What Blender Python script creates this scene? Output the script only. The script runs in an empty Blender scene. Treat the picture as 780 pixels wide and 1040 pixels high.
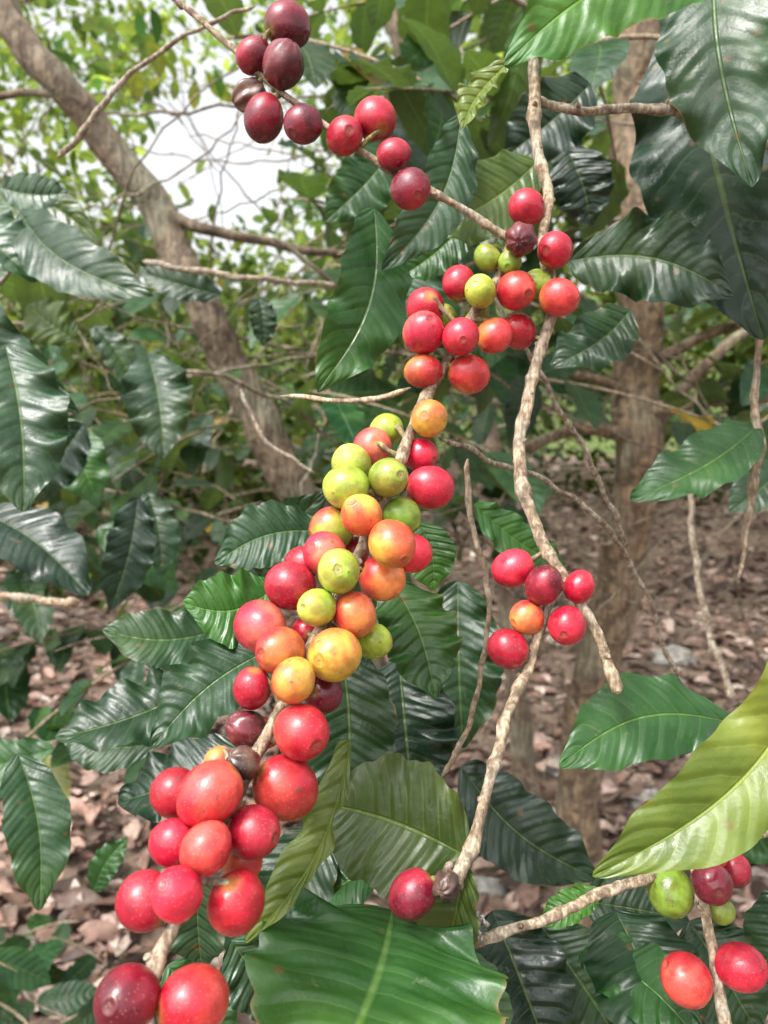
import bpy, math, random
import numpy as np
from mathutils import Vector, noise as mnoise
rng=np.random.default_rng(7); random.seed(7)
sc=bpy.context.scene
# ---------------------------------------------------------------- camera
CAMZ=1.3; PITCH=math.radians(5); F=780.0
cp,sp=math.cos(PITCH),math.sin(PITCH)
def at(x,y,d):
    a=(x-390)/F*d; b=(520-y)/F*d
    return np.array([a, d*cp+b*sp, CAMZ-d*sp+b*cp])
cd=bpy.data.cameras.new("camera"); cam=bpy.data.objects.new("camera",cd)
sc.collection.objects.link(cam); sc.camera=cam
cam.location=(0,0,CAMZ); cam.rotation_euler=(math.radians(90)-PITCH,0,0)
cd.sensor_fit='VERTICAL'; cd.sensor_height=36; cd.lens=27; cd.clip_start=0.01; cd.clip_end=500
cd.dof.use_dof=True; cd.dof.focus_distance=0.27; cd.dof.aperture_fstop=15
# ---------------------------------------------------------------- mesh accumulator (quads)
class Acc:
    def __init__(s): s.v=[];s.f=[];s.c=[];s.uv=[];s.n=0
    def add(s,v,f,c,uv):
        s.v.append(v);s.f.append(f+s.n);s.c.append(c);s.uv.append(uv);s.n+=len(v)
    def build(s,name,mat,parent=None,smooth=True):
        v=np.concatenate(s.v).astype(np.float32);f=np.concatenate(s.f).astype(np.int32)
        c=np.concatenate(s.c).astype(np.float32);uv=np.concatenate(s.uv).astype(np.float32)
        me=bpy.data.meshes.new(name)
        me.vertices.add(len(v));me.vertices.foreach_set("co",v.ravel())
        me.loops.add(len(f)*4);me.loops.foreach_set("vertex_index",f.ravel())
        me.polygons.add(len(f))
        me.polygons.foreach_set("loop_start",np.arange(0,len(f)*4,4,dtype=np.int32))
        me.update(calc_edges=True)
        me.polygons.foreach_set("use_smooth",np.full(len(f),smooth))
        ul=me.uv_layers.new(name="UVMap");ul.data.foreach_set("uv",uv[f.ravel()].ravel())
        ca=me.color_attributes.new("tint",'FLOAT_COLOR','POINT')
        ca.data.foreach_set("color",np.c_[c,np.ones(len(c))].astype(np.float32).ravel())
        me.materials.append(mat);me.validate()
        o=bpy.data.objects.new(name,me);sc.collection.objects.link(o)
        if parent: o.parent=parent
        return o
def empty(name):
    o=bpy.data.objects.new(name,None);sc.collection.objects.link(o);o.empty_display_size=.1;return o
def nrm(a): return a/np.maximum(np.linalg.norm(a,axis=-1,keepdims=True),1e-9)
# ---------------------------------------------------------------- leaves
def leaves(acc,B,T,W,N,C,nu=8,nv=4,arch=0.,fold=0.,wave=0.,curve=0.,veins=9,quilt=0.0):
    B=np.atleast_2d(B);T=np.atleast_2d(T);N=np.atleast_2d(N);C=np.atleast_2d(C);k=len(B)
    W=np.broadcast_to(W,(k,));bc=lambda a:np.broadcast_to(a,(k,))[:,None,None]
    arch,fold,wave,curve=map(bc,(arch,fold,wave,curve))
    D=T-B;L=np.linalg.norm(D,axis=1);ax=D/L[:,None]
    n=nrm(N-(N*ax).sum(1)[:,None]*ax);s=np.cross(n,ax)
    u=np.linspace(0,1,nu+1);v=np.linspace(-1,1,nv+1)
    p=u**0.60*(1-u)**0.66;p/=p.max()
    t=np.clip((u-.78)/.22,0,1);p=p*(1-.5*t*t*(3-2*t)*(1-t)**.25)
    p=np.maximum(p,.018);p[0]=.02
    U,V=np.meshgrid(u,v,indexing='ij');P=p[:,None]*np.ones_like(V)
    U=U[None];V=V[None];P=P[None];hw=(W/2)[:,None,None];Ln=L[:,None,None]
    ph=rng.uniform(0,6.28,(k,1,1));ph2=rng.uniform(0,6.28,(k,1,1));fr=rng.uniform(3.0,5.2,(k,1,1))
    side=np.where(V>0,ph,ph2)
    edge=1+.045*np.sin(U*fr*6.28+side+1)*np.abs(V)+.018*np.sin(U*fr*15+side*3)*np.abs(V)
    wv=(np.sin(U*fr*6.28+side)+.5*np.sin(U*fr*10.3+side*2))*(.6+.4*np.sin(U*4+ph2))
    z=arch*Ln*np.sin(np.pi*U)+fold*hw*P*np.abs(V)*(1.25-.5*np.abs(V))+wave*hw*P**.5*np.abs(V)**2.2*wv
    if quilt>0:
        tt=(U-.16*np.abs(V))*veins
        z=z+quilt*hw*P*np.abs(np.sin(np.pi*tt))**.8*np.clip(np.abs(V)*4,0,1)*(1-.5*np.abs(V))
    lat=V*hw*P*edge*np.cos(np.clip(fold,0,1)*.6)+curve*Ln*np.sin(np.pi*U)
    X=B[:,None,None,:]+ax[:,None,None,:]*(Ln*U)[...,None]+s[:,None,None,:]*lat[...,None]+n[:,None,None,:]*z[...,None]
    m=(nu+1)*(nv+1);X=X.reshape(-1,3)
    i,j=np.meshgrid(np.arange(nu),np.arange(nv),indexing='ij');a=(i*(nv+1)+j).ravel()
    q=np.stack([a,a+nv+1,a+nv+2,a+1],1)
    f=(q[None]+(np.arange(k)*m)[:,None,None]).reshape(-1,4)
    uv=np.stack([U[0].ravel(),V[0].ravel()*.5+.5],1);uv=np.tile(uv,(k,1))
    c=np.repeat(C,m,axis=0)
    acc.add(X,f,c,uv)
# ---------------------------------------------------------------- tubes
def catmull(P,step):
    P=np.asarray(P,float);Q=np.vstack([2*P[0]-P[1],P,2*P[-1]-P[-2]]);out=[]
    for i in range(1,len(Q)-2):
        a,b,c,d=Q[i-1:i+3];n=max(2,int(np.linalg.norm(c[:3]-b[:3])/step))
        t=np.linspace(0,1,n,endpoint=False)[:,None]
        out.append(.5*((2*b)+(-a+c)*t+(2*a-5*b+4*c-d)*t**2+(-a+3*b-3*c+d)*t**3))
    out.append(P[-1][None]);return np.vstack(out)
def tube(acc,P,step=.004,seg=10,col=(.3,.22,.13),node=0.,nodeamp=.35,lump=.08,wob=0.,cvar=.15,smoothbark=False):
    """P rows: x,y,z,r"""
    S=catmull(P,step);X=S[:,:3].copy();r=np.maximum(S[:,3],.0002)
    n=len(X);d=np.r_[0,np.cumsum(np.linalg.norm(np.diff(X,axis=0),axis=1))]
    if wob>0:
        for k in range(3):
            for f,a in((1/.05,1),(1/.021,.45)):
                if smoothbark: f=f*.2
                X[:,k]+=wob*a*np.sin(d*f*6.28*rng.uniform(.7,1.3)+rng.uniform(0,6.28))
    if node>0:
        pos=rng.uniform(0,node);g=np.zeros(n)
        while pos<d[-1]:
            am=rng.uniform(.45,1.1);w=node*rng.uniform(.06,.12);dd=d-pos
            g+=am*np.where(dd>0,np.exp(-(dd/w)**2),np.exp(-(dd/(w*1.8))**2));pos+=node*rng.uniform(.6,1.6)
        r=r*(1+nodeamp*g)
    if not smoothbark: r=r*(1+lump*np.sin(d/r.mean()*.5+rng.uniform(0,6))*.6+lump*.4*rng.standard_normal(n))
    r[0]*=.3;r[-1]*=.25
    T=nrm(np.gradient(X,axis=0));ref=np.array([.3,.9,.31]) if abs(T[0,1])<.8 else np.array([1.,0,0])
    A=nrm(np.cross(T,ref));Bv=np.cross(T,A)
    th=np.linspace(0,2*np.pi,seg,endpoint=False)
    dn=d[:,None]/r.mean();tt=th[None]
    if smoothbark:
        rr=r[:,None]*(1+lump*(np.sin(tt*3+dn*.22+1)+.7*np.sin(tt*5-dn*.13)+.8*np.sin(tt+dn*.31)+.5*np.sin(tt*2-dn*.6)))
    else:
        rr=r[:,None]*(1+lump*.6*rng.standard_normal((n,seg))*.6+lump*np.sin(tt*2+rng.uniform(0,6))+lump*.8*np.sin(tt*3+dn*.35))
    V=X[:,None]+A[:,None]*(np.cos(th)[None,:,None]*rr[...,None])+Bv[:,None]*(np.sin(th)[None,:,None]*rr[...,None])
    i,j=np.meshgrid(np.arange(n-1),np.arange(seg),indexing='ij');j2=(j+1)%seg
    f=np.stack([i*seg+j,i*seg+j2,(i+1)*seg+j2,(i+1)*seg+j],-1).reshape(-1,4)
    c=np.array(col)[None]*(1+cvar*rng.standard_normal((n,1)));c=np.clip(np.repeat(c,seg,axis=0),0,1)
    uv=np.stack([np.repeat(d,seg),np.tile(th/6.283,n)],1)
    acc.add(V.reshape(-1,3),f,c,uv);return X
def px(rows,k=1.): # x,y,depth,width -> world + radius
    return np.array([np.r_[at(x,y,d),w*k*.5*d/F] for x,y,d,w in rows])
# ---------------------------------------------------------------- materials
def newmat(name):
    m=bpy.data.materials.new(name);m.use_nodes=True;nt=m.node_tree;nt.nodes.clear();return m,nt
def nd(nt,t,**kw):
    n=nt.nodes.new(t)
    for k,v in kw.items():
        if k in n.inputs.keys(): n.inputs[k].default_value=v
        else: setattr(n,k,v)
    return n
def mth(nt,op,a,b=None,c=None):
    n=nt.nodes.new('ShaderNodeMath');n.operation=op
    for i,x in enumerate((a,b,c)):
        if x is None: continue
        if isinstance(x,(int,float)): n.inputs[i].default_value=x
        else: nt.links.new(x,n.inputs[i])
    return n.outputs[0]
def mixc(nt,f,a,b,bt='MIX'):
    n=nt.nodes.new('ShaderNodeMix');n.data_type='RGBA';n.blend_type=bt
    for i,x in((0,f),(6,a),(7,b)):
        if isinstance(x,(int,float)): n.inputs[i].default_value=x
        elif isinstance(x,tuple): n.inputs[i].default_value=(*x,1) if len(x)==3 else x
        else: nt.links.new(x,n.inputs[i])
    return n.outputs[2]
def ramp(nt,x,lo,hi,a=0.,b=1.):
    n=nt.nodes.new('ShaderNodeMapRange');n.interpolation_type='SMOOTHSTEP';nt.links.new(x,n.inputs[0])
    for i,v in enumerate((lo,hi,a,b)): n.inputs[i+1].default_value=v
    return n.outputs[0]
def leafmat(name,veins=9,rough=.33,trans=.3,detail=True,spots=True):
    m,nt=newmat(name);L=nt.links.new
    out=nd(nt,'ShaderNodeOutputMaterial');pb=nd(nt,'ShaderNodeBsdfPrincipled')
    at_=nd(nt,'ShaderNodeAttribute',attribute_name='tint');col=at_.outputs['Color']
    tc=nd(nt,'ShaderNodeTexCoord');geo=nd(nt,'ShaderNodeNewGeometry')
    sep=nd(nt,'ShaderNodeSeparateXYZ');L(tc.outputs['UV'],sep.inputs[0])
    u=sep.outputs[0];av=mth(nt,'MULTIPLY',mth(nt,'ABSOLUTE',mth(nt,'SUBTRACT',sep.outputs[1],.5)),2.)
    mid=ramp(nt,av,.010,.050,1,0)
    n1=nd(nt,'ShaderNodeTexNoise',Scale=45.,Detail=4.);L(tc.outputs['Object'],n1.inputs['Vector'])
    t=mth(nt,'MULTIPLY',mth(nt,'SUBTRACT',u,mth(nt,'MULTIPLY',mth(nt,'POWER',av,1.3),.15)),float(veins))
    t=mth(nt,'ADD',t,mth(nt,'MULTIPLY',n1.outputs[0],.5))
    f=mth(nt,'ABSOLUTE',mth(nt,'SUBTRACT',mth(nt,'MULTIPLY',mth(nt,'FRACT',t),2.),1.))
    lat=mth(nt,'MULTIPLY',ramp(nt,f,.90,.99),ramp(nt,av,.6,.95,1,0))
    vein=mth(nt,'MAXIMUM',mid,mth(nt,'MULTIPLY',lat,.42))
    dk=mixc(nt,1.,col,(.58,.66,.62),'MULTIPLY')
    col=mixc(nt,ramp(nt,n1.outputs[0],.35,.65),dk,col)
    n3=nd(nt,'ShaderNodeTexNoise',Scale=14.,Detail=2.);L(tc.outputs['Object'],n3.inputs['Vector'])
    yl=mixc(nt,1.,col,(2.0,1.5,.9),'MULTIPLY');col=mixc(nt,ramp(nt,n3.outputs[0],.45,.75,0,.8),col,yl)
    lt=mixc(nt,.22,mixc(nt,1.,col,(1.8,1.7,1.3),'MULTIPLY'),(.28,.36,.12))
    col=mixc(nt,mth(nt,'MULTIPLY',vein,.7),col,lt)
    if spots:
        vo=nd(nt,'ShaderNodeTexVoronoi',Scale=95.);L(tc.outputs['Object'],vo.inputs['Vector'])
        msk=mth(nt,'MULTIPLY',ramp(nt,vo.outputs['Distance'],.10,.22,1,0),ramp(nt,n1.outputs[0],.52,.60))
        col=mixc(nt,mth(nt,'MULTIPLY',msk,.6),col,(.14,.085,.035))
        n5=nd(nt,'ShaderNodeTexNoise',Scale=170.,Detail=5.,Roughness=.7);L(tc.outputs['Object'],n5.inputs['Vector'])
        col=mixc(nt,ramp(nt,n5.outputs[0],.62,.74,0,.3),col,(.20,.22,.13))
        eg=mth(nt,'MULTIPLY',ramp(nt,av,.95,1.),ramp(nt,n3.outputs[0],.55,.63))
        col=mixc(nt,mth(nt,'MULTIPLY',eg,.7),col,(.20,.12,.05))
    h=mth(nt,'ADD',mth(nt,'MULTIPLY',ramp(nt,f,.3,1.,1,0),.85),mth(nt,'MULTIPLY',mid,-.9))
    if spots:
        h=mth(nt,'ADD',h,mth(nt,'MULTIPLY',n5.outputs[0],.5))
    h=mth(nt,'ADD',h,mth(nt,'MULTIPLY',n1.outputs[0],1.8))
    bp=nd(nt,'ShaderNodeBump',Strength=.52,Distance=.0012);L(h,bp.inputs['Height'])
    L(bp.outputs[0],pb.inputs['Normal'])
    L(ramp(nt,n1.outputs[0],.3,.7,rough-.08,rough+.14),pb.inputs['Roughness'])
    back=mixc(nt,.25,mixc(nt,1.,col,(1.25,1.2,1.1),'MULTIPLY'),(.16,.22,.1))
    col=mixc(nt,geo.outputs['Backfacing'],col,back)
    L(col,pb.inputs['Base Color']);pb.inputs['Specular IOR Level'].default_value=.45
    tr=nd(nt,'ShaderNodeBsdfTranslucent');tcx=mixc(nt,1.,col,(2.0,1.9,.8),'MULTIPLY');L(tcx,tr.inputs[0])
    ms=nd(nt,'ShaderNodeMixShader');ms.inputs[0].default_value=trans
    L(pb.outputs[0],ms.inputs[1]);L(tr.outputs[0],ms.inputs[2]);L(ms.outputs[0],out.inputs[0]);return m
def farmat(name):
    m,nt=newmat(name);L=nt.links.new
    out=nd(nt,'ShaderNodeOutputMaterial');df=nd(nt,'ShaderNodeBsdfDiffuse')
    a=nd(nt,'ShaderNodeAttribute',attribute_name='tint');L(a.outputs['Color'],df.inputs[0])
    tr=nd(nt,'ShaderNodeBsdfTranslucent');L(mixc(nt,1.,a.outputs['Color'],(1.9,1.8,1.),'MULTIPLY'),tr.inputs[0])
    ms=nd(nt,'ShaderNodeMixShader');ms.inputs[0].default_value=.5
    L(df.outputs[0],ms.inputs[1]);L(tr.outputs[0],ms.inputs[2]);L(ms.outputs[0],out.inputs[0]);return m
def barkmat(name,scale=60,bump=.002,lich=.5,dark=(.08,.055,.035),lc=(.50,.48,.40),patch=.25):
    m,nt=newmat(name);L=nt.links.new
    out=nd(nt,'ShaderNodeOutputMaterial');pb=nd(nt,'ShaderNodeBsdfPrincipled',Roughness=.85)
    a=nd(nt,'ShaderNodeAttribute',attribute_name='tint');tc=nd(nt,'ShaderNodeTexCoord')
    n1=nd(nt,'ShaderNodeTexNoise',Scale=float(scale),Detail=6.,Roughness=.65);L(tc.outputs['Object'],n1.inputs['Vector'])
    n2=nd(nt,'ShaderNodeTexNoise',Scale=scale*patch,Detail=4.);L(tc.outputs['Object'],n2.inputs['Vector'])
    mp=nd(nt,'ShaderNodeMapping');mp.inputs['Scale'].default_value=(scale*3,scale*3,scale*.4);L(tc.outputs['Object'],mp.inputs[0])
    n3=nd(nt,'ShaderNodeTexNoise',Scale=1.,Detail=3.);L(mp.outputs[0],n3.inputs['Vector'])
    c=mixc(nt,ramp(nt,n1.outputs[0],.36,.60),dark,a.outputs['Color'])
    c=mixc(nt,ramp(nt,n2.outputs[0],.48,.66,0,lich),c,lc)
    c=mixc(nt,ramp(nt,n3.outputs[0],.38,.6,.65,0),c,dark)
    L(c,pb.inputs['Base Color'])
    h=mth(nt,'ADD',n1.outputs[0],mth(nt,'MULTIPLY',n3.outputs[0],1.0))
    bp=nd(nt,'ShaderNodeBump',Strength=.9,Distance=bump);L(h,bp.inputs['Height']);L(bp.outputs[0],pb.inputs['Normal'])
    L(pb.outputs[0],out.inputs[0]);return m
def cherrymat():
    m,nt=newmat("cherry_skin");L=nt.links.new
    out=nd(nt,'ShaderNodeOutputMaterial');pb=nd(nt,'ShaderNodeBsdfPrincipled')
    a=nd(nt,'ShaderNodeAttribute',attribute_name='tint');tc=nd(nt,'ShaderNodeTexCoord')
    n1=nd(nt,'ShaderNodeTexNoise',Scale=200.,Detail=4.,Roughness=.55);L(tc.outputs['Object'],n1.inputs['Vector'])
    vo=nd(nt,'ShaderNodeTexVoronoi',Scale=1000.);L(tc.outputs['Object'],vo.inputs['Vector'])
    dk=mixc(nt,1.,a.outputs['Color'],(.66,.52,.60),'MULTIPLY')
    c=mixc(nt,ramp(nt,n1.outputs[0],.32,.66),dk,a.outputs['Color'])
    c=mixc(nt,mth(nt,'MULTIPLY',ramp(nt,vo.outputs['Distance'],.08,.24,1,0),.22),c,(.75,.5,.35))
    n4=nd(nt,'ShaderNodeTexNoise',Scale=420.,Detail=2.);L(tc.outputs['Object'],n4.inputs['Vector'])
    c=mixc(nt,ramp(nt,n4.outputs[0],.66,.74,0,.65),c,(.1,.05,.03))
    L(c,pb.inputs['Base Color'])
    n6=nd(nt,'ShaderNodeTexNoise',Scale=130.,Detail=3.);L(tc.outputs['Object'],n6.inputs['Vector'])
    L(ramp(nt,n6.outputs[0],.35,.65,.20,.40),pb.inputs['Roughness'])
    pb.inputs['Specular IOR Level'].default_value=.55
    h=mth(nt,'ADD',n1.outputs[0],mth(nt,'MULTIPLY',n4.outputs[0],.4))
    bp=nd(nt,'ShaderNodeBump',Strength=.4,Distance=.0006);L(h,bp.inputs['Height']);L(bp.outputs[0],pb.inputs['Normal'])
    L(pb.outputs[0],out.inputs[0]);return m
M_leaf=leafmat("coffee_leaf",veins=9,rough=.31,trans=.18)
M_mid=leafmat("coffee_leaf_mid",veins=9,rough=.38,trans=.26,spots=False)
M_far=farmat("far_leaf")
M_twig=barkmat("twig_bark",260,.0007,.45,(.13,.09,.055),(.46,.45,.38))
M_bark=barkmat("trunk_bark",38,.007,.5,(.075,.052,.033),(.30,.31,.22),.18)
M_cherry=cherrymat()
# ---------------------------------------------------------------- main coffee plant
plant=empty("coffee_plant")
tan=(.50,.385,.26);brn=(.38,.28,.19);gry=(.40,.34,.26)
HB=[ # hero branches
 ([(522,243,.31,13),(500,290,.31,13),(462,350,.305,14),(435,400,.30,14),(408,460,.285,14),(385,520,.275,15),(355,580,.265,15),(320,650,.25,16),(290,710,.24,16),(262,765,.23,17),(235,820,.22,17),(200,890,.205,18),(168,960,.195,19),(140,1030,.185,20),(110,1100,.18,20)],tan),
 ([(150,-25,.34,6),(190,10,.335,7),(232,45,.33,8),(270,82,.325,8),(310,112,.32,9),(360,150,.315,9),(410,180,.312,10),(470,213,.31,10),(522,243,.31,12)],brn),
 ([(545,20,.335,14),(542,90,.33,16),(546,150,.325,15),(556,200,.32,14),(552,250,.315,14),(562,310,.31,14),(545,370,.31,15),(530,430,.305,16),(530,490,.30,17),(548,545,.295,16),(577,590,.29,15),(605,645,.285,14),(630,705,.28,18)],tan),
 ([(572,590,.292,13),(553,625,.287,12),(535,680,.28,13),(515,730,.27,14),(495,800,.26,15),(486,840,.255,15),(468,882,.25,20),(462,900,.25,17)],tan),
 ([(542,103,.33,11),(590,112,.335,12),(640,110,.34,12),(700,117,.345,13),(745,130,.35,12),(800,160,.36,12)],gry),
 ([(478,962,.27,13),(520,945,.275,12),(570,925,.28,12),(625,903,.29,13),(680,880,.30,12),(740,858,.31,10),(800,840,.32,9)],tan),
 ([(700,870,.30,10),(715,910,.29,12),(722,960,.285,13),(732,1010,.28,15),(742,1070,.275,16)],tan),
]
HS=[ # thin dry twigs
 ([(286,404,.33,5),(330,405,.325,6),(375,405,.32,7),(415,396,.31,8)],tan),
 ([(474,465,.34,7),(480,530,.335,7),(494,600,.33,7),(495,650,.33,6),(480,720,.33,6),(450,792,.33,7)],brn),
 ([(452,446,.31,6),(500,468,.34,6),(560,492,.37,6),(610,530,.39,7),(650,590,.42,6),(688,690,.45,6)],gry),
 ([(500,300,.33,6),(560,400,.35,6),(600,470,.37,6),(640,560,.4,6)],gry),
 ([(771,300,.42,7),(768,400,.42,9),(768,470,.42,12),(755,560,.42,6),(748,590,.42,4)],brn),
 ([(60,160,.55,8),(95,120,.55,8),(125,82,.55,7),(190,35,.54,6),(260,5,.54,5)],gry),
 ([(245,395,.6,5),(255,420,.6,5),(272,450,.6,5),(320,480,.6,4)],gry),
 ([(700,490,.7,8),(705,560,.7,8),(720,640,.7,9),(745,710,.7,10)],gry),
 ([(0,604,.7,10),(40,610,.7,11),(82,612,.7,12)],tan),
 ([(20,0,.6,7),(60,-10,.6,6)],gry),
 ([(145,266,.75,7),(200,275,.75,7),(260,283,.75,7),(340,290,.8,6)],gry),
]
br=Acc();bpts=[]
for rows,c in HB:
    X=tube(br,px(rows,.80),step=.0014,seg=16,col=c,node=.019,nodeamp=.36,lump=.07,wob=.00045);bpts.append(X)
for rows,c in HS:
    tube(br,px(rows,.8),step=.004,seg=8,col=c,node=.03,nodeamp=.3,lump=.08,wob=.0008)
for X in bpts:
    for k in range(14,len(X)-8,15):
        dirv=nrm(rng.standard_normal(3)+np.array([0,-.6,0]));L=rng.uniform(.0025,.005)
        p=X[k];tube(br,np.array([np.r_[p,.0014],np.r_[p+dirv*L*.6,.0011],np.r_[p+dirv*L,.0010]]),step=.001,seg=8,col=brn,lump=.1)
for k in range(14):
    q=at(460+rng.uniform(-8,8),891+rng.uniform(-8,8),.247+rng.uniform(-.002,.004));d_=nrm(rng.standard_normal(3))*.004
    tube(br,np.array([np.r_[q,.0016],np.r_[q+d_,.001]]),step=.001,seg=7,col=(.28,.22,.18),lump=.2)
for k in range(16): # pale lichen tuft at the branch end
    q=at(486+rng.uniform(-7,7),940+rng.uniform(-12,12),.267+rng.uniform(-.002,.002));d_=nrm(rng.standard_normal(3))*.0025
    tube(br,np.array([np.r_[q,.0012],np.r_[q+d_,.0008]]),step=.001,seg=7,col=(.62,.62,.58),lump=.25)
# cherries
COL=dict(
 crim=((.40,.009,.030),(.56,.026,.05)),red=((.50,.015,.032),(.62,.07,.05)),ored=((.56,.04,.04),(.70,.23,.06)),
 pink=((.54,.022,.055),(.68,.16,.10)),oran=((.60,.11,.04),(.70,.38,.06)),yell=((.60,.43,.05),(.62,.19,.05)),
 lime=((.31,.44,.04),(.47,.52,.08)),green=((.19,.34,.03),(.32,.45,.06)),lred=((.40,.49,.05),(.58,.05,.05)),
 maro=((.08,.008,.018),(.20,.014,.03)),dark=((.15,.008,.022),(.34,.016,.036)),shr=((.07,.012,.018),(.17,.03,.035)),dry=((.03,.018,.016),(.12,.07,.05)))
CH=[(292,26,24,'maro',1),(258,57,18,'dark',0),(288,66,22,'shr',1),(253,97,16,'dry',0),(268,120,22,'dark',1),(308,126,20,'maro',1),
(350,138,20,'crim',0),(381,121,22,'crim',0),(400,157,17,'dark',1),(417,192,21,'dark',1),
(535,211,19,'crim',0),(529,243,17,'shr',1),(564,254,19,'crim',1),(495,262,14,'lime',0),(518,266,13,'green',1),(466,288,18,'crim',0),
(488,296,17,'lime',1),(524,295,20,'red',1),(546,288,15,'green',0),(568,302,20,'ored',1),(432,312,20,'crim',0),(430,338,22,'pink',1),
(468,342,20,'crim',1),(502,341,19,'ored',1),(526,336,19,'red',0),(430,377,18,'ored',0),(476,380,20,'ored',0),(484,318,13,'lime',-1),
(436,425,20,'yell',1),(450,322,14,'lime',-1),
(392,437,18,'lime',-1),(378,454,21,'pink',0),(357,472,21,'lime',0),(394,485,21,'lime',1),(352,495,23,'lime',1),(427,462,18,'crim',-1),
(437,495,23,'crim',0),(367,523,22,'oran',1),(408,524,20,'green',0),(337,537,23,'lred',0),(398,552,25,'oran',1),(418,562,20,'red',0),
(330,562,23,'pink',0),(344,580,24,'lime',1),(388,587,24,'ored',1),(295,595,25,'crim',0),(322,617,20,'lime',1),(360,624,23,'ored',1),
(307,572,18,'crim',-1),(264,636,27,'pink',0),(285,661,25,'ored',1),(340,665,28,'yell',1),(379,651,19,'lime',-1),
(256,699,21,'crim',0),(298,691,23,'oran',1),(328,704,21,'dark',-1),(306,743,29,'red',1),(250,740,19,'shr',-1),(290,800,32,'red',0),
(247,775,17,'dry',1),(222,775,17,'ored',-1),
(178,805,25,'red',0),(213,806,32,'red',1),(176,856,25,'crim',0),(209,862,26,'red',1),(257,845,28,'crim',0),(147,915,29,'crim',0),
(180,908,27,'crim',1),(240,917,31,'red',0),(246,875,22,'ored',-1),(129,1015,34,'dark',0),(196,1018,35,'red',0),
(270,745,16,'red',-1),(235,830,16,'ored',-1),(310,640,15,'crim',-1),(360,560,15,'crim',-1),
(521,577,20,'crim',0),(552,594,20,'dark',1),(588,596,16,'crim',0),(576,635,21,'crim',1),(535,627,18,'ored',0),(516,659,21,'crim',0),
(419,908,24,'dark',0),(453,900,15,'dry',1),
(681,905,23,'green',0),(723,897,21,'maro',1),(719,864,20,'red',1),(744,882,18,'dark',1),(697,995,26,'red',0),(752,982,24,'crim',0),
(742,852,15,'red',0),(668,832,18,'ored',-1),(692,868,14,'ored',0),(732,925,14,'green',-1),(775,815,16,'red',0)]
allp=np.vstack(bpts)
rel=allp-np.array([0,0,CAMZ]);dep=rel[:,1]*cp-rel[:,2]*sp;vy=rel[:,1]*sp+rel[:,2]*cp
bx=390+rel[:,0]/dep*F;by=520-vy/dep*F
cs=[]
for x,y,r,t,l in CH:
    r=r*.97
    k=np.argmin((bx-x)**2+(by-y)**2);D=dep[k];rw=r*D/F
    lat=math.hypot(bx[k]-x,by[k]-y)*D/F;R=rw+.003
    dz=math.sqrt(max(R*R-lat*lat,0))
    dd=D-dz if l==1 else (D-.25*dz if l==0 else D+max(dz,.006))
    cs.append([x,y,dd,r,k,l,t])
for it in range(60):
    for i in range(len(cs)):
        for j in range(i):
            a,b=cs[i],cs[j]
            pa,pb_=at(*a[:3]),at(*b[:3]);ra=a[3]*a[2]/F;rb=b[3]*b[2]/F
            g=(ra+rb)*.985-np.linalg.norm(pa-pb_)
            if g>0:
                s=1 if (a[5]<b[5] or (a[5]==b[5] and a[2]>b[2])) else -1
                a[2]+=s*g*.45;b[2]-=s*g*.45
cherries=Acc();stk=Acc()
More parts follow.
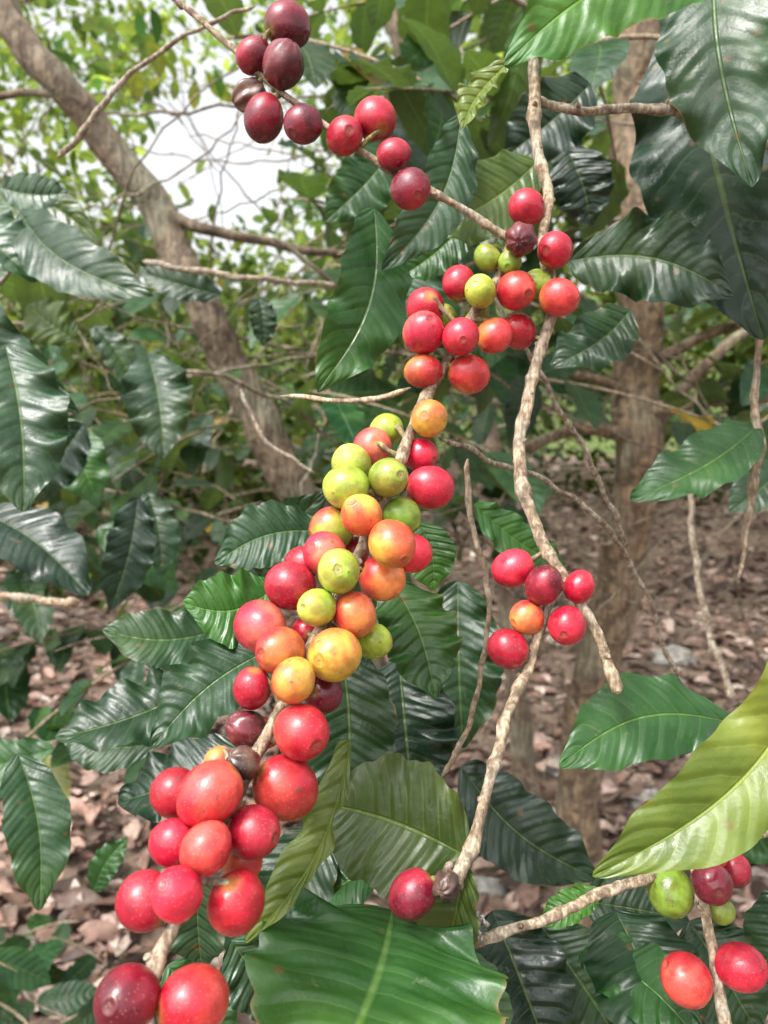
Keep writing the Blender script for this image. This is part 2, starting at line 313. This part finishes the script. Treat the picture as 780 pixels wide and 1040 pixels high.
def cherry(c,r,ax,ca,cb,kind):
    nt_,ns=44,40
    th=np.r_[np.linspace(.01,.5,14,endpoint=False),np.linspace(.5,np.pi-.012,nt_-14)];ph=np.linspace(0,2*np.pi,ns,endpoint=False)
    ax=nrm(ax);t1=nrm(np.cross(ax,[.2,.5,.84]));t2=np.cross(ax,t1)
    TH,PH=np.meshgrid(th,ph,indexing='ij')
    n=np.cos(TH)[...,None]*ax+(np.sin(TH)*np.cos(PH))[...,None]*t1+(np.sin(TH)*np.sin(PH))[...,None]*t2
    el=rng.uniform(1.02,1.15);sq=rng.uniform(.93,1.0)
    R=np.ones_like(TH);o1,o2=rng.uniform(0,6,2);sc_=rng.uniform(.7,1.15);TS=TH/sc_
    R+=.018*np.exp(-((TS-.27)/.07)**2)*(1+.3*np.sin(PH*3+o1))-.055*np.exp(-(TS/.17)**2)+.02*np.exp(-(TS/.05)**2)
    R-=.05*np.exp(-((np.pi-TH)/.25)**2)
    R+=.018*np.sin(2*PH+o1)*np.sin(TH)+.010*np.sin(3*TH+o2)+.008*np.sin(4*PH+o2+TH*2)*np.sin(TH)**2
    if kind in('dry','shr'):
        am=.05 if kind=='dry' else .024
        for k in range(7): R+=am*np.sin(PH*rng.integers(3,9)+TH*rng.uniform(-4,4)+rng.uniform(0,6))*np.sin(TH)
    elif kind=='maro':
        R+=.018*np.sin(PH*7+TH*2+o1)*np.sin(TH)*(.5+.5*np.sin(PH*2+o2))
    P=c+(n*(r*R)[...,None])
    P+=ax*((n@ax)*(el-1)*r*R)[...,None]
    P-=t1*((n@t1)*(1-sq)*r*R)[...,None]
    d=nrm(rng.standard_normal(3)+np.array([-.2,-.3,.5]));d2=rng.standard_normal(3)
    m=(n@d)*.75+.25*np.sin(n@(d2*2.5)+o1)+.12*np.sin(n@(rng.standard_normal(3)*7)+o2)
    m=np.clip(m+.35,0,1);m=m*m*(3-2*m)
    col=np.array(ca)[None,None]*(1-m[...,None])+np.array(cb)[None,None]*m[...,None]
    if kind not in('dry','shr'):
        q=rng.uniform(.5,1.)
        s=np.clip(1-np.abs(TS-.40)/.22,0,1)[...,None]*.3;col=col*(1-s)+col*np.array([1.05,2.0,1.2])*s
        irr=TS*(1+.12*np.sin(PH*3+o2)+.08*np.sin(PH*5+o1))
        s=np.clip(1-np.abs(irr-.19)/.06,0,1)[...,None]*q;col=col*(1-s)+np.array([.12,.05,.03])*s
        s=np.clip(1-irr/.15,0,1)[...,None]**.5*q*.75;col=col*(1-s)+np.array([.26,.15,.085])*s
        s=np.clip(1-TS/.06,0,1)[...,None]*q;col=col*(1-s)+np.array([.06,.03,.025])*s
        s=np.clip(1-(np.pi-TH)/.5,0,1)[...,None]*.6;col=col*(1-s)+np.array([.36,.36,.06])*s
    i,j=np.meshgrid(np.arange(nt_-1),np.arange(ns),indexing='ij');j2=(j+1)%ns
    f=np.stack([i*ns+j,(i+1)*ns+j,(i+1)*ns+j2,i*ns+j2],-1).reshape(-1,4)
    cherries.add(P.reshape(-1,3),f,np.clip(col,0,1).reshape(-1,3),np.stack([PH/6.28,TH/3.14],-1).reshape(-1,2))
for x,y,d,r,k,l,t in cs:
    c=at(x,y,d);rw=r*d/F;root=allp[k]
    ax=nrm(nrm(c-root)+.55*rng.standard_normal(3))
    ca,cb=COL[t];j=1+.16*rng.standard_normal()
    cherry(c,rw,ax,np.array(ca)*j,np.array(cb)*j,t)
    e=c-ax*rw*.95
    tube(stk,np.array([np.r_[root,.0013],np.r_[(root+e)/2+rng.standard_normal(3)*.0006,.0010],np.r_[e,.0013]]),step=.0012,seg=8,col=(.32,.27,.08),lump=.06)
br.build("branches",M_twig,plant);cherries.build("coffee_cherries",M_cherry,plant);stk.build("cherry_stalks",M_twig,plant)
# hero leaves: base x,y,d  tip x,y,d  width  colour  roll  arch fold wave curve
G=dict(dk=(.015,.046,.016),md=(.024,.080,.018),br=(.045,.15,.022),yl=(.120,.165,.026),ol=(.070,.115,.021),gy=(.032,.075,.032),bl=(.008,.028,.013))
HL=[
((398,925,.27),(325,1120,.20),262,'md',8,.05,.16,.16,.05),
((478,872,.262),(322,815,.275),124,'ol',-10,.06,.15,.16,-.05),
((356,752,.262),(250,958,.245),46,'yl',35,-.04,.75,.2,.10),
((470,860,.27),(440,985,.275),70,'ol',30,.04,.5,.12,.1),
((398,592,.32),(442,708,.30),80,'md',-5,.05,.15,.16,.05),
((425,530,.32),(440,600,.315),50,'br',10,.05,.2,.1,.1),
((465,590,.40),(470,760,.38),88,'dk',10,.05,.2,.16,.0),
((345,650,.31),(350,830,.30),96,'dk',5,.04,.15,.16,.05),
((405,670,.36),(420,820,.34),104,'bl',0,.05,.2,.16,.0),
((285,655,.30),(155,758,.28),84,'dk',12,.05,.25,.16,-.06),
((275,600,.31),(186,612,.30),76,'br',0,.06,.2,.18,.18),
((330,540,.34),(218,572,.33),68,'dk',0,.05,.2,.16,-.1),
((222,640,.42),(104,640,.40),64,'dk',10,.05,.2,.16,.12),
((215,690,.40),(56,750,.37),72,'dk',20,.05,.25,.16,.1),
((240,760,.36),(120,815,.36),72,'bl',20,.05,.25,.16,.1),
((160,755,.5),(60,742,.5),50,'dk',0,.05,.25,.14,.1),
((18,765,.45),(40,925,.42),62,'dk',0,.06,.25,.16,.06),
((55,760,.6),(-60,785,.6),46,'md',0,.06,.25,.14,.06),
((95,905,.6),(130,850,.6),30,'md',0,.06,.25,.14,.06),
((380,212,.36),(322,398,.34),76,'md',-15,.05,.2,.16,.10),
((405,235,.42),(352,352,.40),64,'md',15,.05,.2,.16,.05),
((468,118,.36),(388,275,.35),58,'gy',-20,.04,.35,.16,.10),
((545,165,.38),(426,238,.37),80,'ol',0,.05,.2,.16,.08),
((480,215,.40),(400,285,.40),50,'md',0,.05,.2,.16,.08),
((740,-30,.32),(512,66,.31),100,'br',10,.06,.15,.14,-.10),
((730,-80,.36),(764,190,.33),112,'dk',0,.06,.15,.14,-.05),
((695,20,.42),(775,345,.40),150,'bl',0,.06,.15,.16,-.02),
((578,265,.42),(745,300,.38),88,'dk',5,.05,.15,.18,.10),
((640,315,.45),(560,372,.44),64,'dk',5,.05,.15,.16,.10),
((770,432,.42),(640,508,.40),66,'md',10,.05,.2,.16,.08),
((482,512,.36),(574,574,.37),44,'br',0,.05,.2,.16,-.08),
((520,60,.34),(470,132,.335),34,'yl',30,-.06,.6,.2,-.15),
((748,735,.30),(568,778,.28),92,'md',5,.05,.15,.18,-.12),
((838,632,.27),(602,890,.25),94,'yl',-15,.05,.35,.2,.10),
((610,905,.30),(548,940,.30),34,'br',0,.05,.35,.2,.0),
((468,778,.40),(608,893,.37),80,'bl',5,.05,.2,.16,-.10),
((625,925,.33),(672,1075,.29),112,'dk',0,.05,.2,.16,.06),
((500,925,.36),(560,1080,.33),100,'bl',0,.05,.2,.16,.0),
((550,940,.37),(630,1060,.35),96,'dk',0,.05,.2,.16,.0),
((592,965,.33),(720,1070,.28),72,'md',10,.05,.3,.16,.08),
((700,935,.36),(770,1050,.34),96,'dk',0,.05,.2,.16,.0),
((590,915,.36),(700,935,.35),64,'dk',0,.05,.2,.16,.0),
((810,900,.33),(770,1000,.33),60,'dk',0,.05,.2,.16,.0),
((810,760,.34),(740,880,.34),80,'md',0,.05,.2,.16,.0),
((200,880,.26),(205,985,.27),56,'gy',15,.05,.25,.16,.0),
((235,955,.25),(290,1030,.25),60,'gy',15,.05,.25,.16,.0),
((330,840,.31),(250,1010,.30),100,'dk',15,.05,.25,.16,.0),
((170,980,.28),(240,1060,.27),60,'md',15,.05,.25,.16,.0),
((380,880,.30),(290,940,.30),96,'md',15,.05,.25,.16,.0),
((450,960,.30),(500,1090,.28),90,'gy',15,.05,.25,.16,.0),
((20,215,.60),(156,302,.55),64,'dk',0,.06,.2,.16,-.10),
((-30,200,.60),(38,285,.58),68,'gy',0,.06,.2,.16,-.10),
((0,190,.7),(70,196,.7),42,'gy',0,.06,.2,.14,-.10),
((-20,200,.75),(100,245,.72),46,'ol',0,.06,.2,.14,.10),
((-40,270,.5),(80,420,.47),60,'dk',20,.06,.4,.18,-.10),
((5,350,.45),(24,520,.42),92,'gy',0,.06,.2,.18,.04),
((150,360,.75),(166,466,.7),68,'dk',0,.06,.2,.16,.04),
((55,425,.8),(100,515,.78),52,'md',0,.06,.2,.14,.04),
((75,345,.9),(28,310,.9),50,'ol',0,.06,.2,.14,.04),
((-20,520,.6),(90,605,.56),70,'bl',0,.06,.2,.16,.04),
((140,505,.7),(112,620,.68),48,'bl',0,.06,.2,.14,.04),
((150,500,.8),(165,585,.78),40,'dk',0,.06,.2,.14,.04),
((225,300,.8),(140,275,.8),34,'dk',0,.06,.2,.14,.04),
((262,300,.8),(268,352,.8),28,'dk',0,.06,.2,.14,.04),
((100,535,.9),(180,600,.9),48,'md',0,.06,.2,.14,.04),
((265,585,.45),(330,500,.42),56,'dk',0,.06,.2,.14,.04),
((85,430,.75),(30,500,.75),52,'bl',0,.06,.2,.14,.04),
((95,330,.95),(140,400,.95),34,'dk',0,.06,.2,.14,.04),
((60,520,.8),(20,590,.8),46,'dk',0,.06,.2,.14,.04),
((790,190,.50),(690,60,.52),90,'bl',0,.06,.2,.14,.04),
((600,85,.50),(512,160,.50),74,'bl',0,.06,.2,.14,.04),
((575,150,.55),(600,230,.55),60,'bl',0,.06,.2,.14,.04),
((800,470,.60),(740,520,.58),50,'dk',0,.06,.2,.14,.04),
((400,150,.60),(330,225,.58),60,'md',0,.06,.2,.14,.04),
((420,240,.55),(400,340,.55),80,'dk',0,.06,.2,.14,.04),
]
hl=Acc()
for b,t,w,c,roll,arch,fold,wave,curve in HL:
    B=at(*b);T=at(*t);m=(B+T)/2;dm=(b[2]+t[2])/2
    N=nrm(np.array([0,0,CAMZ])-m)+np.array([0,0,.3]);ax=nrm(T-B);ra=math.radians(roll+rng.uniform(-8,8))
    N=N*math.cos(ra)+np.cross(ax,N)*math.sin(ra)
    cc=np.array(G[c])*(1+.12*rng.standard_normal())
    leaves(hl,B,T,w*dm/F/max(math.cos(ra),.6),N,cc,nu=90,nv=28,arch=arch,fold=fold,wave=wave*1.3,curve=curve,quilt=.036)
hl.build("leaves",M_leaf,plant)
# ---------------------------------------------------------------- shrubs with paired leaves
def shrub(name,boxes):
    root=empty(name);tw=Acc();B=[];T=[];W=[];N=[];C=[];lv=Acc()
    for (x0,x1,y0,y1,d0,d1,cnt,kind) in boxes:
        for _ in range(cnt):
            d=rng.uniform(d0,d1);p=at(rng.uniform(x0,x1),rng.uniform(y0,y1),d)
            dr=nrm(np.array([rng.choice([-1,1])*rng.uniform(.5,1),rng.uniform(-.5,.5),rng.uniform(-.35,.5)]))
            L=rng.uniform(.22,.5);k=6;pts=[]
            side=nrm(np.cross(dr,[0,0,1]))
            for i in range(k):
                s=i/(k-1);q=p+dr*L*(s-.5)+np.array([0,0,-.12*L*s*s*2])+side*.03*math.sin(s*4)
                pts.append(np.r_[q,.0028*(1-.6*s)])
            X=tube(tw,np.array(pts),step=.02,seg=6,col=(.30,.24,.16),lump=.08)
            npair=int(L/.06)
            for i in range(npair):
                q=X[int((i+.6)/npair*(len(X)-1))]
                for sg in(-1,1):
                    if rng.random()<.25: continue
                    a=nrm(side*sg+dr*rng.uniform(.2,.8)+np.array([0,0,rng.uniform(-1.1,.0)])+.25*rng.standard_normal(3))
                    ll=rng.uniform(.07,.15);e=q+a*ll
                    # keep the space in front of the big stem open
                    hx=(q[0]+e[0])/2/((q[1]+e[1])/2)
                    if .27<hx<.37 and q[1]<1.75: continue
                    B.append(q);T.append(e);W.append(ll*rng.uniform(.42,.54))
                    N.append(nrm(np.array([0,-.5,1.])+.4*rng.standard_normal(3)))
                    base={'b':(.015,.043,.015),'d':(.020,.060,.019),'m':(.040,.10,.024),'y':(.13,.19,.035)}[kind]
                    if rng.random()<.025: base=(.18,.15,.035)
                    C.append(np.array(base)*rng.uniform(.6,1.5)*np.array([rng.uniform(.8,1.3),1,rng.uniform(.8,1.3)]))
    k=len(B)
    leaves(lv,np.array(B),np.array(T),np.array(W),np.array(N),np.array(C),nu=16,nv=6,arch=rng.uniform(.02,.12,k),fold=rng.uniform(.1,.4,k),wave=rng.uniform(.08,.22,k),curve=rng.uniform(-.08,.08,k))
    tw.build("twigs",M_twig,root);lv.build("leaves",M_mid,root)
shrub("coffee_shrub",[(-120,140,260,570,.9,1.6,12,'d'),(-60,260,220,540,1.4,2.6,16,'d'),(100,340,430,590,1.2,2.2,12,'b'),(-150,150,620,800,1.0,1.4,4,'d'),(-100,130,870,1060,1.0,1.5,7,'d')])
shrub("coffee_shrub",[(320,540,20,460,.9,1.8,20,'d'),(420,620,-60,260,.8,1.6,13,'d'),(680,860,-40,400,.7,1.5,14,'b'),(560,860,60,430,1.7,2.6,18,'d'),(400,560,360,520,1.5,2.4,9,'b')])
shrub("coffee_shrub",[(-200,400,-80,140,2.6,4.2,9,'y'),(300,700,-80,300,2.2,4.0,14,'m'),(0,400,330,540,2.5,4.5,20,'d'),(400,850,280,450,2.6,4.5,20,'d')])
# ---------------------------------------------------------------- trees (trunks)
def tree(name,paths,crown,kw):
    root=empty(name);tk=Acc()
    for i,(rows,c) in enumerate(paths):
        tube(tk,px(rows,kw),step=.015,seg=28,col=c,lump=.032,wob=.0035,cvar=.0,smoothbark=True)
    tk.build("trunk_and_limbs",M_bark,root)
    lv=Acc();k=600;cen=np.array(crown)
    B=cen+rng.standard_normal((k,3))*np.array([.8,.6,.35]);a=nrm(rng.standard_normal((k,3))+np.array([0,0,-.6]))
    l=rng.uniform(.09,.15,k)
    leaves(lv,B,B+a*l[:,None],l*.45,nrm(rng.standard_normal((k,3))*.5+np.array([0,0,1])),np.array([.05,.12,.03])*rng.uniform(.6,1.4,(k,1)),nu=6,nv=2,arch=.06,fold=.25)
    lv.build("crown_leaves",M_far,root)
tr=(.23,.175,.12);tr2=(.29,.205,.125)
tree("small_tree",[([(-60,-120,1.35,30),(0,5,1.4,33),(50,75,1.4,35),(105,140,1.45,36),(160,215,1.5,37),(200,300,1.5,39),(240,380,1.55,41),(285,470,1.6,42),(330,560,1.65,44),(380,700,1.75,46),(420,860,1.8,52),(430,920,1.85,60)],tr),
 ([(160,215,1.5,14),(220,235,1.5,12),(290,250,1.55,10),(370,262,1.6,8)],tr),([(105,140,1.45,10),(70,100,1.4,9),(0,95,1.4,8),(-60,110,1.4,7)],tr)],(-1.9,2.4,3.6),.92)
tree("small_tree",[([(640,-150,1.55,44),(650,0,1.55,46),(646,110,1.6,50),(640,200,1.6,52),(655,290,1.6,50),(645,380,1.65,52),(648,460,1.65,52),(638,540,1.7,50),(622,620,1.75,52),(600,700,1.8,48),(588,800,1.85,48),(590,900,1.9,54),(590,960,1.95,70)],tr2),
 ([(645,440,1.62,20),(600,435,1.6,16),(550,448,1.6,12),(500,470,1.6,9)],tr2),
 ([(648,420,1.62,20),(700,408,1.6,17),(760,405,1.6,15),(830,390,1.6,12)],tr2),
 ([(650,370,1.62,14),(710,345,1.6,12),(800,310,1.6,10)],tr2),
 ([(648,460,1.66,16),(690,400,1.7,14),(740,350,1.7,12),(810,300,1.7,10)],tr2),
 ([(648,400,1.62,12),(590,380,1.6,10),(520,372,1.6,8),(470,350,1.6,6)],tr2)],(1.9,2.6,3.9),.90)
tree("small_tree",[([(380,-80,2.1,16),(400,20,2.1,20),(420,110,2.15,22),(450,250,2.2,22),(490,400,2.25,24),(505,520,2.3,26),(520,640,2.35,28),(530,760,2.4,30),(540,850,2.4,34)],tr),
 ([(420,110,2.15,10),(460,50,2.1,8),(500,-40,2.1,6)],tr)],(.3,3.4,4.8),.8)
# bare twigs tangled behind
bt=Acc()
for _ in range(200):
    d=rng.uniform(1.2,3.5);x=rng.uniform(-60,560);y=rng.uniform(60,560);p=at(x,y,d)
    if rng.random()<.3: p=at(rng.uniform(420,820),rng.uniform(380,700),d)
    dr=nrm(np.array([rng.uniform(-1,1),rng.uniform(-.4,.4),rng.uniform(-.7,1)]));L=rng.uniform(.4,1.2);r=rng.uniform(.0013,.0045)
    s2=rng.standard_normal(3)*.08
    pts=[np.r_[p+dr*L*(s-.5)+s2*math.sin(s*3.1),r*(1-.6*s)] for s in np.linspace(0,1,6)]
    tube(bt,np.array(pts),step=.03,seg=6,col=np.array([.32,.255,.18])*rng.uniform(.5,1.3),lump=.1,wob=.004)
    if rng.random()<.5:
        q=pts[3][:3];d2=nrm(dr+rng.standard_normal(3)*.7)
        tube(bt,np.array([np.r_[q,r*.5],np.r_[q+d2*L*.2,r*.4],np.r_[q+d2*L*.4+np.array([0,0,.03]),r*.25]]),step=.03,seg=6,col=(.28,.22,.155),lump=.1,wob=.003)
bt.build("bare_twigs",M_bark)
# ---------------------------------------------------------------- ground
def gz(x,y):
    return .05*np.sin(x*1.3+.5)*np.cos(y*1.1)+.025*np.sin(x*3.7+y*2.1)+.012*np.sin(x*9+y*7)+np.clip(y-2.5,0,9)*.115
g=np.linspace(-1,1,241);gx=np.sign(g)*(np.abs(g)**3)*120+g*6;X,Y=np.meshgrid(gx,gx+3,indexing='ij')
Z=gz(X,Y);n=len(gx);i,j=np.meshgrid(np.arange(n-1),np.arange(n-1),indexing='ij');a=(i*n+j).ravel()
gd=Acc();gd.add(np.stack([X,Y,Z],-1).reshape(-1,3),np.stack([a,a+n,a+n+1,a+1],1),np.full((n*n,3),.2),np.zeros((n*n,2)))
m,nt=newmat("forest_soil");L=nt.links.new
out=nd(nt,'ShaderNodeOutputMaterial');pb=nd(nt,'ShaderNodeBsdfPrincipled',Roughness=.95);tc=nd(nt,'ShaderNodeTexCoord')
n1=nd(nt,'ShaderNodeTexNoise',Scale=14.,Detail=8.,Roughness=.7);L(tc.outputs['Object'],n1.inputs['Vector'])
vo=nd(nt,'ShaderNodeTexVoronoi',Scale=18.);L(tc.outputs['Object'],vo.inputs['Vector'])
c=mixc(nt,ramp(nt,n1.outputs[0],.35,.65),(.06,.04,.027),(.22,.15,.11))
c=mixc(nt,.45,c,mixc(nt,vo.outputs['Color'],(.10,.07,.05),(.32,.225,.17)))
L(c,pb.inputs['Base Color']);bp=nd(nt,'ShaderNodeBump',Strength=.8,Distance=.03);L(n1.outputs[0],bp.inputs['Height']);L(bp.outputs[0],pb.inputs['Normal']);L(pb.outputs[0],out.inputs[0])
gd.build("ground",m)
# leaf litter
m2,nt=newmat("dry_leaf");L=nt.links.new
out=nd(nt,'ShaderNodeOutputMaterial');pb=nd(nt,'ShaderNodeBsdfPrincipled',Roughness=.6);a_=nd(nt,'ShaderNodeAttribute',attribute_name='tint');tc=nd(nt,'ShaderNodeTexCoord')
n1=nd(nt,'ShaderNodeTexNoise',Scale=40.,Detail=3.);L(tc.outputs['Object'],n1.inputs['Vector'])
L(mixc(nt,ramp(nt,n1.outputs[0],.35,.65),mixc(nt,1.,a_.outputs['Color'],(.6,.55,.52),'MULTIPLY'),a_.outputs['Color']),pb.inputs['Base Color']);L(pb.outputs[0],out.inputs[0])
lt=Acc();k=30000
yy=.6+rng.random(k)**1.4*11;xx=rng.uniform(-1,1,k)*(1.2+yy*.7);zz=gz(xx,yy)+rng.uniform(.002,.03,k)
ang=rng.uniform(0,6.28,k);l=rng.uniform(.04,.13,k);dr=np.stack([np.cos(ang),np.sin(ang),rng.uniform(-.15,.3,k)],1)
pal=np.array([(.34,.215,.17),(.43,.31,.25),(.27,.165,.125),(.14,.09,.065),(.52,.42,.36),(.31,.18,.14),(.08,.05,.038),(.15,.10,.075),(.50,.36,.31)])
patch=np.array([.76+.75*mnoise.noise(Vector((x*1.3,y*1.3,0)))+.3*mnoise.noise(Vector((x*4,y*4,5))) for x,y in zip(xx,yy)])[:,None]
B=np.stack([xx,yy,zz],1)
leaves(lt,B,B+dr*l[:,None],l*rng.uniform(.35,.55,k),nrm(rng.standard_normal((k,3))*.45+np.array([0,0,1])),np.clip(pal[rng.integers(0,9,k)]*rng.uniform(.7,1.25,(k,1))*np.clip(patch,.3,1.4)*1.12,0,.8),nu=6,nv=2,arch=rng.uniform(-.12,.18,k),fold=rng.uniform(-.3,.7,k),wave=.25,curve=rng.uniform(-.1,.1,k))
lt.build("leaf_litter",m2)
# rocks
m3,nt=newmat("grey_stone");L=nt.links.new
out=nd(nt,'ShaderNodeOutputMaterial');pb=nd(nt,'ShaderNodeBsdfPrincipled',Roughness=.85);tc=nd(nt,'ShaderNodeTexCoord')
n1=nd(nt,'ShaderNodeTexNoise',Scale=30.,Detail=8.);L(tc.outputs['Object'],n1.inputs['Vector']);L(mixc(nt,ramp(nt,n1.outputs[0],.3,.7),(.13,.12,.105),(.34,.32,.29)),pb.inputs['Base Color'])
bp=nd(nt,'ShaderNodeBump',Strength=.7,Distance=.01);L(n1.outputs[0],bp.inputs['Height']);L(bp.outputs[0],pb.inputs['Normal']);L(pb.outputs[0],out.inputs[0])
for (x,y,r) in[(.5,2.35,.09),(.72,2.9,.07),(.30,2.2,.06),(.45,1.9,.05),(1.1,3.4,.1),(-1.2,3.0,.08),(.85,2.2,.05),(1.5,3.9,.1),(.95,2.7,.06)]:
    A=Acc();nt_,ns=16,20;TH,PH=np.meshgrid(np.linspace(.02,3.12,nt_),np.linspace(0,6.283,ns,endpoint=False),indexing='ij')
    nn=np.stack([np.sin(TH)*np.cos(PH),np.sin(TH)*np.sin(PH),np.cos(TH)],-1)
    R=np.array([[1+.35*mnoise.noise(Vector(q*1.6)+Vector((x*9,y*7,0)))+.12*mnoise.noise(Vector(q*5)+Vector((x,y,3))) for q in row] for row in nn])
    P=nn*(R*r)[...,None]*np.array([1.2,.9,.65])+np.array([x,y,float(gz(x,y))+r*.2])
    i,j=np.meshgrid(np.arange(nt_-1),np.arange(ns),indexing='ij');j2=(j+1)%ns
    A.add(P.reshape(-1,3),np.stack([i*ns+j,(i+1)*ns+j,(i+1)*ns+j2,i*ns+j2],-1).reshape(-1,4),np.full((nt_*ns,3),.3),np.zeros((nt_*ns,2)));A.build("rock",m3)
# ---------------------------------------------------------------- distant foliage
ff=Acc();NC=1080;cl=[]
while len(cl)<NC:
    y=rng.uniform(4.2,11);x=rng.uniform(-1,1)*(y*.62+1.5);z=rng.uniform(.3,y*.72+1.5)
    if rng.random()<.25: z=rng.uniform(.4,2.4)
    lim=8.2 if x>-.1*y else 5.0
    if z<1.9 and y<lim: continue
    e=(z-CAMZ)/y; h=x/y           # natural opening in the canopy
    if ((h+.21)/.115)**2+((e-.37)/.12)**2<1: continue
    if ((h+.40)/.05)**2+((e-.56)/.06)**2<1: continue
    cl.append((x,y,z,rng.uniform(.45,1.3)*(1. if h<0 or e>.3 else .75)))
cl=np.array(cl);per=46;k=NC*per
cen=np.repeat(cl[:,:3],per,axis=0);B=cen+rng.standard_normal((k,3))*.29;B[:,2]=np.maximum(B[:,2],gz(B[:,0],B[:,1])+.02)
h=B[:,0]/B[:,1];e=(B[:,2]-CAMZ)/B[:,1];keep=(((h+.21)/.085)**2+((e-.37)/.095)**2>1)|(rng.random(k)<.08)
br_=np.repeat(cl[:,3],per);B=B[keep];br_=br_[keep];k=len(B)
a=nrm(rng.standard_normal((k,3))+np.array([0,0,-.4]));l=rng.uniform(.07,.16,k)
base=np.where((rng.random(k)<.5)[:,None],np.array([.21,.285,.07]),np.array([.095,.16,.045]))  # far leaf tints made paler, distance haze put into their colour
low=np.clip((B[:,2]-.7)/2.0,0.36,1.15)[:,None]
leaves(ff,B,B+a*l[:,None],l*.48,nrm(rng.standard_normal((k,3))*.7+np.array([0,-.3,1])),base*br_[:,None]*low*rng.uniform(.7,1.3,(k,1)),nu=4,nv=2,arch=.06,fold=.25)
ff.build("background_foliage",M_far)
# distant wooded hill
hx=np.linspace(-45,45,120);hy=np.linspace(14,60,60);X,Y=np.meshgrid(hx,hy,indexing='ij')
Z=np.clip((Y-14)*.28,0,9)+.2+.8*np.sin(X*.9)*np.cos(Y*.8)+rng.uniform(-.4,.4,X.shape)+np.abs(X)*.05
A=Acc();i,j=np.meshgrid(np.arange(119),np.arange(59),indexing='ij');a=(i*60+j).ravel()
A.add(np.stack([X,Y,Z],-1).reshape(-1,3),np.stack([a,a+60,a+61,a+1],1),rng.uniform(.6,1.4,(7200,1))*np.array([.16,.21,.08]),np.zeros((7200,2)));A.build("hill",M_far)
# ---------------------------------------------------------------- light
sv=nrm(np.array([-.45,-.5,1.0]));el=math.asin(sv[2]);az=math.atan2(sv[0],sv[1])
w=bpy.data.worlds.new("World");sc.world=w;w.use_nodes=True;nt=w.node_tree;nt.nodes.clear()
sky=nt.nodes.new('ShaderNodeTexSky');sky.sky_type='NISHITA';sky.sun_disc=False;sky.sun_elevation=el;sky.sun_rotation=az
sky.air_density=1.;sky.dust_density=6.;sky.ozone_density=.6
hs=nt.nodes.new('ShaderNodeHueSaturation');hs.inputs['Saturation'].default_value=.12;hs.inputs['Value'].default_value=2.7
bg=nt.nodes.new('ShaderNodeBackground');bg.inputs[1].default_value=.15;wo=nt.nodes.new('ShaderNodeOutputWorld')
nt.links.new(sky.outputs[0],hs.inputs['Color']);nt.links.new(hs.outputs[0],bg.inputs[0]);nt.links.new(bg.outputs[0],wo.inputs[0])
ld=bpy.data.lights.new("sun",'SUN');ld.energy=2.1;ld.angle=math.radians(9);ld.color=(1,.96,.9)
lo=bpy.data.objects.new("sun",ld);sc.collection.objects.link(lo);lo.rotation_euler=Vector(sv).to_track_quat('Z','Y').to_euler();lo.location=(0,0,8)
sc.view_settings.view_transform='Standard';sc.view_settings.look='None';sc.view_settings.exposure=0
